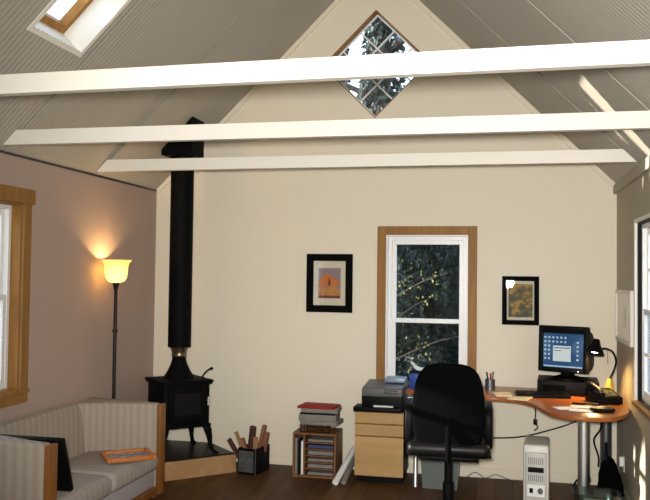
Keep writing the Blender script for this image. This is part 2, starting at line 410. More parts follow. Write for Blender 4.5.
r2 = double_hung('window_2', 'oak-trimmed white window in the left wall above the sofa', 'x', 0, -1, *WL, 1.50, 'casing', .085, 'casing', horn=1)
r3 = double_hung('window_3', 'white-framed window with muntins in the right wall', 'x', W, 1, *WR, 1.45, 'white', .025, 'black', muntins=True, off=-.045)
b = MB().box((W-.035, WR[0]-.05, WR[2]-.03), (W+.06, WR[1]+.03, WR[2]+.003), .004); b.build('window_sill', 'casing', r3, smooth=False)
b = MB().box((-.06, WL[0]-.1, WL[2]-.02), (.035, WL[1]+.088, WL[2]+.006), .004); b.build('window_sill', 'casing', r2, smooth=False)
for nm, xx, s in (('window_4', 0, -1), ('window_5', W, 1)):
    double_hung(nm, 'window beside the camera, out of view', 'x', xx, s, -7.6, -5.6, .9, 2.14, 1.5, 'casing', .085, 'casing')
# diamond window
root = sempty('window_6', 'diamond-shaped lattice window high in the gable', 'window')
R45 = Matrix.Translation((DX, 0, DZ)) @ Matrix.Rotation(PI/4, 4, 'Y')
hs = DR/math.sqrt(2)
b = MB(); rect_frame(b, 'y', -.001, .10, -hs-.002, hs+.002, -hs-.002, hs+.002, .010); b.bm.transform(R45); b.build('window_casing', 'casing', root, smooth=False)
b = MB(); rect_frame(b, 'y', .09, .03, -hs+.006, hs-.006, -hs+.006, hs-.006, .012)
for k in (1, 2):
    u = -hs+2*hs*k/3
    b.box((u-.006, .095, -hs+.016), (u+.006, .112, hs-.016)); b.box((-hs+.016, .096, u-.006), (hs-.016, .113, u+.006))
b.bm.transform(R45); fr = b.build('lattice_sash', 'vinyl', root, smooth=False)
b = MB().box((-hs+.01, .114, -hs+.01), (hs-.01, .118, hs-.01)); b.bm.transform(R45); b.build('pane', 'glass', fr, smooth=False)
# skylight: well along the roof normal, wooden frame and pane
root = sempty('window_7', 'wood-framed skylight in a white well on the left roof slope', 'window')
d = .20; y0, y1, xa, xb = SK
def rp(x, y, dd): return (x-.707*dd, y, H+x+.707*dd)
b = MB()
for A, B in (((xa, y0), (xa, y1)), ((xa, y1), (xb, y1)), ((xb, y1), (xb, y0)), ((xb, y0), (xa, y0))):
    q = [rp(*A, -.002), rp(*B, -.002), rp(*B, d+.05), rp(*A, d+.05)]
    cx, cy = (xa+xb)/2, (y0+y1)/2
    def push(pt, p): 
        ox = .03*(1 if p[0] > cx else -1); oy = .03*(1 if p[1] > cy else -1)
        return (pt[0]+ox*.707, pt[1]+oy, pt[2]+ox*.707)
    o4 = [push(q[0], A), push(q[1], B), push(q[2], B), push(q[3], A)]
    b.loft([q, o4])
b.build('skylight_well', 'white', root, smooth=False)
b = MB(); fw = .035
def rbox(b, xa_, xb_, ya_, yb_, d0, d1):
    b.loft([[rp(xa_, ya_, dd), rp(xb_, ya_, dd), rp(xb_, yb_, dd), rp(xa_, yb_, dd)] for dd in (d0, d1)])
rbox(b, xa, xa+fw, y0, y1, d-.03, d+.03); rbox(b, xb-fw, xb, y0, y1, d-.03, d+.03)
rbox(b, xa+fw, xb-fw, y0, y0+fw, d-.03, d+.03); rbox(b, xa+fw, xb-fw, y1-fw, y1, d-.03, d+.03)
b.build('skylight_frame', 'casing', root, smooth=False)
b = MB(); rbox(b, xa+fw, xb-fw, y0+fw, y1-fw, d, d+.006); b.build('pane', 'glass', root, smooth=False)
# ================================================================== SOFA
def sofa():
    root = thing('loveseat', 'grey-beige woven loveseat with oak-faced arms along the left wall', 'sofa')
    # back: arched top
    rings = []
    N = 20
    for i in range(N+1):
        y = -2.78+i*(1.57/N); t = .722-.012*((y+2.0)/.8)**4
        rings.append([(.02, y, .06), (.02, y, t-.04), (.035, y, t-.012), (.065, y, t), (.10, y, t-.012), (.125, y, t-.05), (.16, y, .30), (.16, y, .06)])
    MB().loft(rings).build('backrest', 'fab', root)
    for s in (1, -1):
        def py(y): return -1.2 if y == 0 else -1.2-y
        pl = [(.03, 0), (.03, .36), (.12, .32), (.28, .205), (.46, .125), (.62, .09), (.62, 0)] if s > 0 else [(.03, 0), (.03, .19), (.12, .18), (.30, .15), (.48, .11), (.62, .09), (.62, 0)]
        if s < 0: pl = [(x, -(1.6-y)) for x, y in pl]
        else: pl = [(x, -y) for x, y in pl]
        b = MB(); b.prism([(x, -1.2+y) for x, y in pl], .05, .70, .022, 3)
        b.map(lambda v: (v.x, v.y, v.z+(.016-.03*v.x if v.z > .6 else 0)))
        b.build('arm', 'fab', root)
        ya, yb = ((-1.292, -1.198) if s > 0 else (-2.802, -2.708))
        MB().box((.62, ya, .03), (.652, yb, .695), .006).build('arm_face', 'sofawood', root)
    for k, (ya, yb) in enumerate(((-2.01, -1.30), (-2.70, -2.015))):
        b = MB().box((.13, ya, .215), (.655, yb, .36), .05, 5)
        b.map(lambda v: (v.x, v.y, v.z+(.012*(1-((v.x-.4)/.27)**2)-.02*(v.x-.13) if v.z > .3 else 0)))
        b.build('seat_cushion', 'fabseat', root)
    MB().box((.10, -2.71, .09), (.61, -1.29, .235), .01).build('front_panel', 'fabkick', root)
    MB().box((.06, -2.71, .03), (.63, -1.29, .09), .006).build('base_rail', 'sofawood', root)
    for x in (.09, .58):
        for y in (-2.74, -1.26): MB().box((x-.03, y-.03, 0), (x+.03, y+.03, .055), .004).build('foot', 'sofawood', root)
sofa()
# black portfolio leaning on near arm
b = MB().box((-.25, -.018, 0), (.25, .018, .345), .006)
o = b.build('portfolio', 'black', loc=(.385, -2.508, .372)); o.rotation_euler = (math.radians(19), 0, 0)
tag(o, 'black flat portfolio leaning against the near arm of the loveseat', 'portfolio')
# orange picture frame lying on seat
root = thing('picture_frame', 'orange wooden picture frame lying flat on the loveseat cushion', 'picture frame', (.555, -1.62, .372), (0, math.radians(1.5), math.radians(-50)))
b = MB(); w, h, fwid = .25, .34, .028
for (x0, x1, ya, yb) in ((-w/2, w/2, -h/2, -h/2+fwid), (-w/2, w/2, h/2-fwid, h/2), (-w/2, -w/2+fwid, -h/2+fwid, h/2-fwid), (w/2-fwid, w/2, -h/2+fwid, h/2-fwid)):
    b.box((x0, ya, 0), (x1, yb, .028), .004)
b.build('frame', 'framewood', root)
M['photo'] = ramp_noise('printed_photo', [(.35, (.45, .42, .38)), (.5, (.12, .12, .2)), (.62, (.5, .45, .4))], 16)
MB().box((-w/2+.02, -h/2+.02, .004), (w/2-.02, h/2-.02, .010)).build('print', 'photo', root, smooth=False)
# ================================================================== FLOOR LAMP
def floor_lamp():
    X, Y = .134, -1.03
    root = thing('floor_lamp', 'lit torchiere floor lamp with glowing bell shade and dark pole', 'lamp', (X, Y, 0))
    MB().lathe([(0, 0), (.115, 0), (.118, .012), (.10, .022), (.03, .035), (.016, .05), (0, .05)]).build('base', 'bronze', root)
    MB().lathe([(0, .04), (.014, .04), (.014, 1.20), (.020, 1.205), (.020, 1.225), (.014, 1.23), (.013, 1.53), (.016, 1.54), (.024, 1.575), (.030, 1.59), (.028, 1.597), (0, 1.597)]).build('pole', 'bronze', root)
    b = MB().lathe([(.026, 1.594), (.062, 1.605), (.080, 1.632), (.087, 1.67), (.090, 1.72), (.098, 1.750), (.120, 1.772), (.117, 1.775), (.095, 1.756), (.085, 1.722), (.082, 1.67), (.074, 1.636), (.058, 1.61), (.026, 1.600)], n=40)
    b.build('lamp_shade', 'shade', root)
    b = MB().lathe([(0, 1.602), (.02, 1.605), (.035, 1.64), (.035, 1.655), (.02, 1.668), (0, 1.672)], n=24); b.build('bulb', 'shadecore', root)
    l = bpy.data.lights.new('lamp_bulb_light', 'POINT'); l.energy = 11; l.color = (1, .64, .27); l.shadow_soft_size = .02
    lo = bpy.data.objects.new('lamp_bulb_light', l); C.objects.link(lo); lo.location = (0, 0, 1.70); lo.parent = root
floor_lamp()
# ================================================================== STOVE
SX, SY = .43, -.43
root = thing('hearth_platform', 'low wooden corner platform with black top under the stove', 'platform', (0, 0, 0))
HP = [(.935, -.365), (.585, -.015), (.015, -.015), (.015, -.585), (.365, -.935)]
MB().prism(HP, 0, .15, .003).build('platform_box', 'hearthwood', root, smooth=False)
cc = Vector((.40, -.40)); HP2 = [tuple(cc+(Vector(p)-cc)*.965) for p in HP]
MB().prism(HP2, .150, .162, .003).build('hearth_slab', 'tile', root, smooth=False)
def stove():
    root = thing('wood_stove', 'black cast-iron wood stove standing on the corner hearth platform', 'stove', (SX, SY, .162), (0, 0, math.radians(45)))
    # local: x along the front, -y to the front
    w, dp = .205, .190
    b = MB().box((-w, -dp, .235), (w, dp, .60), .012); b.box((-w-.012, -dp-.012, .225), (w+.012, dp+.012, .25), .006)
    b.box((-.16, -dp-.02, .27), (.16, -dp, .29), .004)
    b.build('firebox', 'iron', root)
    b = MB().box((-w-.024, -dp-.028, .597), (w+.024, dp+.024, .617), .008); b.box((-w-.015, -dp-.015, .58), (w+.015, dp+.015, .599), .004)
    b.build('top_plate', 'iron', root)
    # door with glass
    dr = MB(); rect_frame(dr, 'y', -dp-.004, -.022, -.165, .165, .285, .56, .045, .006); d_ = dr.build('door', 'iron', root)
    MB().box((-.125, -dp-.010, .33), (.125, -dp-.004, .515)).build('door_glass', 'tile', d_, smooth=False)
    MB().cyl((.165, -dp-.02, .45), (.165, -dp-.06, .45), .006).cyl((.165, -dp-.058, .41), (.165, -dp-.058, .48), .009).build('door_handle', 'chrome', d_)
    for z in (.36, .53): MB().cyl((-.175, -dp-.016, z-.025), (-.175, -dp-.016, z+.025), .010).build('hinge', 'iron', d_)
    for sx in (-1, 1):
        for sy in (-1, 1):
            rings = []
            for t, z, r in ((0, .25, .034), (.018, .20, .036), (.030, .14, .026), (.036, .08, .018), (.050, .03, .018), (.070, .010, .026), (.075, 0, .028)):
                cx, cy = sx*(w-.03+t), sy*(dp-.03+t)
                rings.append([(cx+r*math.cos(2*PI*k/10), cy+r*math.sin(2*PI*k/10), z) for k in range(10)])
            MB().loft(rings).build('leg', 'iron', root)
    # collar cone + damper handle
    MB().lathe([(0, .615), (.135, .615), (.130, .63), (.098, .68), (.070, .74), (.060, .775), (.058, .81), (0, .81)]).build('flue_collar', 'iron', root)
    MB().tube([(.19, -.05, .612), (.205, -.05, .64), (.235, -.07, .68), (.275, -.09, .70)], [.007, .007, .007, .011], 8).build('damper_lever', 'iron', root)
    MB().lathe([(0, .80), (.060, .80), (.066, .81), (.062, .82), (.064, .845), (.078, .885), (.080, .892), (0, .892)]).build('pipe_band', 'brass', root)
    MB().cyl((0, 0, .885), (0, 0, 2.54), .098, n=32).build('stove_pipe', 'iron', root)
    # square ceiling support box cut by the roof slope
    rot = Matrix.Rotation(-math.radians(45), 4, 'Z'); s = .138; z0 = 2.68-.162
    def top(x): return H+SX+x-.162-.006
    b = MB().loft([[(-s, -s, z0), (s, -s, z0), (s, s, z0), (-s, s, z0)], [(-s, -s, top(-s)), (s, -s, top(s)), (s, s, top(s)), (-s, s, top(-s))]])
    b.bm.transform(rot); b.build('ceiling_support_box', 'iron', root, smooth=False)
stove()
# ================================================================== KINDLING
root = thing('kindling_crate', 'small dark crate papered with newsprint holding kindling beside the hearth', 'crate', (1.07, -.30, 0), (0, 0, math.radians(-11)))
b = MB(); cw, cd, ch = .085, .125, .215
b.box((-cw, -cd, 0), (cw, cd, .012)); b.box((-cw, -cd, .012), (-cw+.012, cd, ch)); b.box((cw-.012, -cd, .012), (cw, cd, ch)); b.box((-cw+.012, cd-.012, .012), (cw-.012, cd, ch)); b.box((-cw+.012, -cd, .012), (cw-.012, -cd+.012, ch))
b.build('crate_body', 'black', root, smooth=False)
MB().box((-cw+.01, -cd-.004, .02), (cw-.02, -cd-.0, ch-.02)).build('newsprint_panel', 'wirefill', root, smooth=False)
MB().box((cw-.004, -cd-.004, 0), (cw+.001, -cd+.001, ch+.003)).build('corner_post', 'grey', root, smooth=False)
ST = [((-.03, -.07, .02), (-.19, -.10, .275), .020, 'stick3', 'dark kindling stick leaning farthest left out of the crate'),
      ((-.02, -.03, .02), (-.14, -.07, .335), .017, 'stick2', 'pale kindling stick tilted left above the dark one in the crate'),
      ((-.04, .0, .02), (.005, -.03, .385), .026, 'stick3', 'thick dark red kindling block upright at middle of the crate'),
      ((.0, .03, .02), (.09, .02, .395), .020, 'stick1', 'reddish tallest kindling stick leaning right in the crate'),
      ((.04, .05, .02), (.10, .05, .33), .022, 'stick1', 'reddish short kindling stick at the right edge of the crate'),
      ((.02, -.07, .02), (-.07, -.085, .29), .020, 'stick1', 'reddish brown kindling stick low at the front of the crate'),
      ((-.045, .06, .02), (-.055, .06, .37), .02, 'stick3', 'dark kindling stick standing at the back of the crate'),
      ((.03, -.02, .02), (.035, -.04, .30), .016, 'stick2', 'pale narrow kindling stick at the front right of the crate')]
Rz = Matrix.Rotation(math.radians(-11), 4, 'Z')
for p0, p1, r, m_, lab in ST:
    r *= 1.1
    p0, p1 = Rz @ Vector(p0), Rz @ Vector(p1); L = (p1-p0).length
    b = MB().box((-r, -r*.7, 0), (r, r*.7, L), r*.25, 2)
    b.map(lambda v: (v.x*(1+.15*math.sin(v.z*31)), v.y, v.z))
    o = b.build('kindling_stick', m_, smooth=False, loc=Vector((1.07, -.30, 0))+p0)
    o.rotation_mode = 'QUATERNION'; o.rotation_quaternion = (p1-p0).to_track_quat('Z', 'Y')
    tag(o, lab, 'kindling', 'kindling sticks in the crate')
# ================================================================== FILE CUBBY
root = thing('paper_sorter', 'dark oak paper sorter with one upright slot and six shelves', 'paper sorter', (1.615, -.24, 0))
x0, x1, ya, yb, h = -.183, .183, -.15, .15, .365
b = MB().box((x0, ya, 0), (x0+.014, yb, h), .002); b.box((x1-.014, ya, 0), (x1, yb, h), .002); b.box((x0+.014, ya, h-.014), (x1-.014, yb, h), .002)
b.box((x0+.014, ya, 0), (x1-.014, yb, .016), .002); b.box((x0+.014, yb-.008, .016), (x1-.014, yb, h-.014)); b.build('cabinet_body', 'cubby', root, smooth=False)
MB().box((-.092, ya+.003, .016), (-.080, yb-.008, h-.014)).build('divider', 'cubby', root, smooth=False)
for k in range(6):
    z = .016+.0535*(k+1)
    if k < 5: MB().box((-.080, ya+.004, z), (x1-.014, yb-.008, z+.006)).build('shelf', 'cubby', root, smooth=False)
slot = ['lowest', 'second lowest', 'third lowest', 'third from top', 'second from top', 'topmost']
cols_ = ['greypaper', 'greypaper', 'greypaper', 'greypaper', 'navy', 'greypaper']
for k in range(6):
    z = .0165+.0535*k+(.006 if k else 0)
    o = MB().box((-.10, -.105, 0), (.115, .10, (.022, .028, .02, .03, .026, .018)[k]), .002).build('paper_stack' if k != 4 else 'blue_folder', cols_[k], smooth=False, loc=(1.655, -.25, z+.0005))
    tag(o, f'{"blue folder" if k == 4 else "grey paper stack"} in the {slot[k]} shelf of the dark oak sorter', 'folder' if k == 4 else 'papers', 'papers in the oak sorter')
for k, (xx, m_, lab) in enumerate(((1.457, 'greypaper', 'grey file standing leftmost in upright slot of the oak sorter'), (1.485, 'black', 'black file standing in middle of upright slot of the oak sorter'), (1.510, 'paper', 'white file standing rightmost in upright slot of the oak sorter'))):
    o = MB().box((-.010, -.115, 0), (.010, .10, .30-.012*k), .002).build('standing_file', m_, smooth=False, loc=(xx, -.25, .0165)); tag(o, lab, 'file', 'upright files in the oak sorter')
# wire tray with papers
root = thing('wire_tray', 'black wire letter tray standing on the dark oak sorter', 'tray', (1.61, -.23, .3655))
b = MB()
for x in (-.12, -.09, -.06, .06, .12):
    b.cyl((x, -.12, 0), (x, -.12, .058), .003, n=6); b.cyl((x, .11, 0), (x, .11, .058), .003, n=6)
    b.cyl((x, -.12, .055), (x, .11, .055), .003, n=6)
for y in (-.12, 0, .11): b.cyl((-.14, y, .055), (.14, y, .055), .003, n=6)
for y in (-.12, .11): b.cyl((-.13, y, .004), (.13, y, .004), .003, n=6)
b.build('wire_frame', 'black', root)
MAG = [(.010, .160, .034, -4, .045, 'greypaper', 'grey magazine pile lowest on the wire tray, sticking out to the right'),
       (-.012, .160, .052, 3, .0, 'greypaper', 'thick grey paper stack second from bottom on the wire tray'),
       (-.005, .150, .014, -2, -.005, 'black', 'black thin folder between grey papers on the wire tray'),
       (.006, .155, .034, 2, .0, 'greypaper', 'grey paper bundle right under the red folder on the wire tray'),
       ]
z = .3655+.0585
for dx, hw, t, rz, dy, m_, lab in MAG:
    o = MB().box((-hw, -.11, 0), (hw, .11, t), .004).build('paper_bundle', m_, loc=(1.635+dx, -.23, z)); o.rotation_euler.z = math.radians(rz)
    tag(o, lab, 'papers', 'papers piled on the wire tray'); z += t+.0005
o = MB().box((-.165, -.115, 0), (.15, .115, .016), .003).build('red_folder', 'red', loc=(1.625, -.23, z)); o.rotation_euler = (0, 0, math.radians(-5))
tag(o, 'red folder lying on top of the paper pile on the tray', 'folder', 'papers piled on the wire tray')
# rolled papers leaning
for k, (a_, b_, r, m_, lab) in enumerate((((1.838, -.585, .026), (1.905, -.09, .205), .025, 'paper', 'white rolled paper leaning between oak sorter and maple cabinet'), ((1.900, -.560, .026), (1.918, -.04, .16), .022, 'greypaper', 'greyer thinner paper roll behind the white one beside the maple cabinet'))):
    o = MB().cyl((0, 0, 0), Vector(b_)-Vector(a_), r, n=18).build('paper_roll', m_, loc=a_); tag(o, lab, 'paper roll', 'rolled papers by the cabinet')
# ================================================================== FILE CABINET + PRINTER
root = thing('file_cabinet', 'maple three-drawer file cabinet with black sides left of the desk', 'cabinet', (2.160, -.225, 0))
MB().box((-.198, -.175, .05), (.198, .21, .575), .003).build('cabinet_body', 'black', root, smooth=False)
MB().box((-.185, -.16, 0), (.185, .20, .05)).build('plinth', 'black', root, smooth=False)
for nm, za, zb in (('drawer', .478, .572), ('drawer', .380, .474), ('drawer', .055, .376)):
    o = MB().box((-.198, -.197, za), (.198, -.175, zb), .003).build(nm, 'maple', root, smooth=False)
    MB().box((-.198, -.199, zb-.006), (.198, -.190, zb-.001)).build('finger_pull', 'cubby', o, smooth=False)
root = thing('printer', 'grey and black inkjet printer on top of the maple cabinet', 'printer', (2.175, -.26, .5755))
MB().prism([(-.22, 0), (-.22, .115), (-.20, .128), (.14, .128), (.16, .11), (.16, 0)], -.175, .175, .006, 2, mtx=Matrix.Rotation(PI/2, 4, 'X') @ Matrix.Rotation(PI/2, 4, 'Y')).map(lambda v: (v.x, v.y, v.z)).build('printer_body', 'black', root) if False else MB().box((-.165, -.14, .012), (.175, .21, .13), .012, 3).build('printer_body', 'black', root)
b = MB().box((-.162, -.15, .128), (.172, .21, .20), .014, 3); b.map(lambda v: (v.x, v.y, v.z-.012+.028*(v.y+.15)/.36*(1 if v.z > .15 else 0))); b.build('scanner_top', 'grey', root)
MB().box((-.22, -.215, .002), (.17, -.03, .040), .006).build('paper_tray', 'black', root)
MB().box((-.06, -.19, .042), (.10, -.05, .050)).build('output_paper', 'paper', root, smooth=False)
b = MB()
for k in range(5):
    for r_ in range(2): b.box((.02+.024*k, -.154, .146+.018*r_), (.036+.024*k, -.146, .156+.018*r_), .001)
b.build('control_buttons', 'black', root, smooth=False)
o = MB().box((.0, .04, .208), (.172, .19, .245), .008); o.map(lambda v: (v.x, v.y, v.z+.02*(v.y+.1))); o.build('raised_lid', 'paleblue', root)
# ================================================================== DESK
DZT = .765
outl = [(2.385, -.012), (2.385, -.50), (2.60, -.56), (2.85, -.63), (3.02, -.665), (3.14, -.675), (3.26, -.74), (3.35, -.88), (3.40, -1.08), (3.46, -1.26), (3.58, -1.36), (3.70, -1.375), (3.82, -1.345), (3.93, -1.20), (3.99, -1.00), (4.015, -.75), (4.022, -.40), (4.022, -.012)]
pts = [Vector((*p, 0)) for p in outl]
cur = catmull(pts[1:-1], 5)
poly_ = [(outl[0])] + [(p.x, p.y) for p in cur] + [outl[-1]]
root = thing('corner_desk', 'cherry-coloured desk with wavy front edge on steel legs', 'desk')
b = MB(); b.prism(poly_, DZT-.028, DZT, .006, 2); b.build('desktop', 'cherry', root)
for x, y, r, m_ in ((3.735, -.50, .044, 'chrome'), (3.935, -.17, .044, 'darksteel'), (2.46, -.44, .017, 'chrome')):
    MB().lathe([(0, 0), (r*1.15, 0), (r*1.15, .012), (r, .016), (r, .70), (r*1.4, .71), (r*1.4, DZT-.0285), (0, DZT-.0285)], (x, y, 0), 24).build('leg', m_, root)
b = MB().box((3.42, -.92, DZT-.058), (3.98, -.86, DZT-.029)); b.box((2.44, -.10, DZT-.06), (3.98, -.06, DZT-.029)); b.build('under_rail', 'darksteel', root, smooth=False)
# box under papers
root = thing('storage_box', 'blue storage box on the desk right of the printer', 'box', (2.485, -.24, DZT+.0005))
MB().box((-.088, -.11, 0), (.105, .11, .122), .006).build('box_body', 'blue', root)
MB().box((-.012, -.113, .058), (.022, -.110, .080)).build('label_tag', 'paper', root, smooth=False)
o = MB().box((-.10, -.12, 0), (.115, .12, .018), .004).build('document_tray', 'black', loc=(2.495, -.24, DZT+.123)); tag(o, 'flat black tray lying on the blue storage box', 'tray')
b = MB(); rr = []
for i in range(11):
    x = -.09+.18*i/10; zc = .004+.055*max(0, (-.03-x)/.06)**2*1.2 + .012*max(0, (x-.04)/.05)
    rr.append([(x, -.10, zc), (x, .10, zc*.6+.002), (x, .10, zc*.6+.005), (x, -.10, zc+.003)])
o = b.loft(rr).build('loose_papers', 'paper', loc=(2.495, -.24, DZT+.1415)); tag(o, 'curling white papers on the black tray over the blue box', 'papers')
# pen cup
root = thing('pen_cup', 'dark mesh pen cup standing on the desk beside the window', 'pen cup', (3.035, -.24, DZT+.0005))
MB().lathe([(0, 0), (.040, 0), (.040, .085), (.036, .085), (.036, .006), (0, .006)], n=24).build('cup', 'darksteel', root)
for k, (dx, dy, hx, m_, lab) in enumerate(((-.02, 0, .135, 'black', 'black pen leaning left in the mesh pen cup'), (.004, -.01, .128, 'red', 'red pen in the middle of the mesh pen cup'), (.02, .01, .138, 'grey', 'grey pen leaning right in the mesh pen cup'))):
    o = MB().cyl((dx*.5, dy, 0), (dx*1.3, dy, hx), .006, n=10).build('pen', m_, loc=(3.035, -.24, DZT+.0075)); tag(o, lab, 'pen', 'pens in the cup')
for k, (x, y, rz, m_, lab) in enumerate(((3.14, -.50, 12, 'cream_paper', 'cream notepad on the desk in front of the pen cup'), (3.265, -.655, -14, 'cream_paper', 'cream notepad on the desk beside the keyboard'))):
    o = MB().box((-.075, -.10, 0), (.075, .10, .008), .001).build('notepad', m_, smooth=False, loc=(x, y, DZT+.0005)); o.rotation_euler.z = math.radians(rz); tag(o, lab, 'notepad', 'cream notepads on the desk')
# computer
root = thing('desktop_computer', 'flat black desktop computer case under the monitor', 'computer', (3.64, -.225, DZT+.0005), (0, 0, math.radians(-4)))
MB().box((-.23, -.19, 0), (.23, .19, .111), .006).build('computer_case', 'black', root)
MB().box((-.19, -.1935, .015), (-.02, -.190, .08), .001).build('drive_bay', 'frameblack', root, smooth=False)
MB().box((.13, -.1935, .03), (.17, -.190, .045)).build('power_button', 'darksteel', root, smooth=False)
def monitor():
    root = thing('crt_monitor', 'black tube monitor showing a blue desktop screen', 'monitor', (3.635, -.27, DZT+.115), (0, 0, math.radians(-23)))
    MB().lathe([(0, 0), (.13, 0), (.13, .012), (.06, .03), (.05, .05), (0, .05)]).build('stand', 'black', root)
    T_ = Matrix.Translation((0, 0, .055)) @ Matrix.Rotation(math.radians(-3), 4, 'X')
    b = MB(); w, z0, z1 = .195, .0, .36
    rect_frame(b, 'y', -.13, .06, -w, w, z0, z1, .034, .008); b.box((-.17, -.09, .03), (.17, -.06, .31)); b.bm.transform(T_); b.build('bezel', 'black', root)
    def ring(y, hw, za, zb, c=.02): return [(-hw+c, y, za), (hw-c, y, za), (hw, y, za+c), (hw, y, zb-c), (hw-c, y, zb), (-hw+c, y, zb), (-hw, y, zb-c), (-hw, y, za+c)]
    b = MB().loft([ring(-.075, .190, .005, .352), ring(.02, .185, .01, .325), ring(.13, .165, .03, .29, .03), ring(.25, .13, .05, .25, .03)]); b.bm.transform(T_); b.build('tube_housing', 'black', root)
    M['screen'] = mat('lit_blue_screen', (.01, .02, .05), .15, emit=(.015, .055, .12), estr=1.0)
    M['winlit'] = mat('lit_window_grey', (.1, .1, .1), .2, emit=(.50, .58, .58), estr=.9)
    M['iconlit'] = mat('lit_icons', (.1, .1, .1), .2, emit=(.30, .46, .60), estr=.9)
    b = MB(); n = 8; rr = []
    for i in range(n+1):
        x = -.158+.316*i/n
        rr.append([(x, -.118-.010*(1-(x/.16)**2)*(1-(z/.14)**2)-0*z, .168+z) for z in [-.132+.264*j/n for j in range(n+1)]])
    b.loft(rr, caps=False, closed=False); b.bm.transform(T_); sc = b.build('screen', 'screen', root)
    b = MB().box((-.075, -.1305, .085), (.065, -.129, .205)); b.bm.transform(T_); b.build('program_window', 'winlit', sc, smooth=False)
    b = MB()
    for dx in (-.045, .0):  b.box((-.068, -.1312, .185), (.058, -.1306, .192))
    b.box((-.065, -.1312, .165), (-.01, -.1306, .170)); b.bm.transform(T_); b.build('title_bar', 'screen', sc, smooth=False)
    b = MB(); random.seed(3)
    cells = [(c, r) for c in (0, 1) for r in range(6)] + [(c, r) for c in (2, 3, 4, 5) for r in range(2)] + [(8, r) for r in range(1, 6)]
    for c, r in cells:
        x = -.140+.032*c; z = .268-.033*r
        if not (-.09 < x < .08 and z < .215): b.box((x-.007, -.1272, z-.007), (x+.007, -.120, z+.007)); 
    b.box((-.15, -.124, .040), (.15, -.117, .050)); b.bm.transform(T_); b.build('desktop_icons', 'iconlit', sc, smooth=False)
    b = MB().box((.12, -.1345, .012), (.13, -.130, .018)); b.bm.transform(T_); b.build('power_light', 'led', root, smooth=False)
monitor()
root = thing('keyboard', 'black keyboard on the desk left of the monitor', 'keyboard', (3.43, -.515, DZT+.006), (math.radians(4), 0, math.radians(5)))
MB().box((-.20, -.075, 0), (.20, .075, .022), .006).build('keyboard_body', 'black', root)
b = MB()
for r in range(5):
    for k in range(15): b.box((-.188+.025*k, -.062+.025*r, .022), (-.168+.025*k, -.042+.025*r, .029), .002, 1)
b.build('keys', 'black', root, smooth=False)
# desk lamp
def desk_lamp():
    X, Y = 3.925, -.48
    root = thing('desk_lamp', 'lit black gooseneck desk lamp with yellow base beside the monitor', 'lamp', (X, Y, DZT+.0005))
    MB().lathe([(0, 0), (.046, 0), (.046, .03), (.038, .05), (.026, .11), (.018, .155), (0, .155)]).build('base', 'yellow', root)
    MB().tube([(0, 0, .15), (.03, .0, .22), (.045, 0, .29), (.02, 0, .355), (-.03, 0, .378), (-.055, 0, .375)], .0075, 8).build('gooseneck', 'black', root)
    tm = MX((-.06, 0, .375), (math.radians(8), math.radians(-28), 0))
    tm2 = MX((-.105, 0, .375), (math.radians(-17), math.radians(10), 0))
    b = MB().lathe([(0, .075), (.022, .073), (.030, .05), (.036, .03), (.068, -.03), (.072, -.042), (.068, -.042), (.06, -.028), (.03, .025), (0, .03)], n=28); b.bm.transform(tm2); b.build('lamp_shade', 'black', root)
    b = MB().lathe([(0, .02), (.022, .012), (.030, -.008), (.022, -.028), (0, -.036)], n=20); b.bm.transform(tm2); b.build('bulb', 'bulb', root)
    MB().tube([(-.02, -.01, .37), (-.018, -.012, .33), (-.018, -.012, .27)], .002, 6).build('pull_chain', 'brass', root)
    l = bpy.data.lights.new('desk_bulb_light', 'SPOT'); l.energy = 22; l.color = (1, .62, .22); l.shadow_soft_size = .03; l.spot_size = math.radians(172); l.spot_blend = .6
    lo = bpy.data.objects.new('desk_bulb_light', l); C.objects.link(lo); lo.parent = root
    lo.location = tm2 @ Vector((0, 0, -.04)); lo.rotation_euler = tm2.to_euler()
desk_lamp()
# phone
root = thing('telephone', 'black desk telephone below the gooseneck lamp', 'telephone', (3.86, -.66, DZT+.0005), (0, 0, math.radians(18)))
b = MB().box((-.10, -.11, 0), (.10, .11, .05), .012, 3); b.map(lambda v: (v.x, v.y, v.z*(1+.9*(v.y+.11)/.22) if v.z > .02 else v.z)); b.build('phone_body', 'black', root)
b = MB()
for r in range(4):
    for k in range(3): b.box((.0+.026*k, -.075+.03*r, .058+.006*r), (.018+.026*k, -.058+.03*r, .066+.0075*r), .002)
b.build('keypad', 'olive', root, smooth=False)
b = MB().tube([(-.065, -.12, .07), (-.065, -.07, .095), (-.065, .06, .118), (-.065, .11, .115)], .020, 10); b.cyl((-.065, -.11, .055), (-.065, -.11, .09), .026); b.cyl((-.065, .09, .085), (-.065, .09, .12), .026); b.build('handset', 'black', root)
MB().tube([(-.065, -.13, .06), (-.11, -.17, .012), (-.17, -.12, .010), (-.22, -.14, .010), (-.28, -.10, .010)], .007, 8).build('handset_cord', 'black', root)
o = MB().lathe([(0, 0), (.075, 0), (.085, .012), (.078, .026), (.03, .036), (0, .037)], n=28).build('tape_dispenser', 'black', loc=(3.80, -1.10, DZT+.0005)); o.scale = (1, .8, 1); tag(o, 'black rounded dish near the front edge of the desk', 'dish')
for k, (x, y, rz, lab) in enumerate(((3.565, -1.03, 20, 'white paper sheet leftmost near the front of the desk'), (3.66, -1.12, -12, 'white paper sheet partly under the dark dish'), (3.68, -.99, 5, 'white paper sheet just in front of the telephone'))):
    o = MB().box((-.075, -.055, 0), (.075, .055, .003), .0005, 1).build('paper_sheet', 'paper', smooth=False, loc=(x, y, DZT+.0005+.0035*k)); o.rotation_euler.z = math.radians(rz); tag(o, lab, 'paper', 'white papers on the desk')
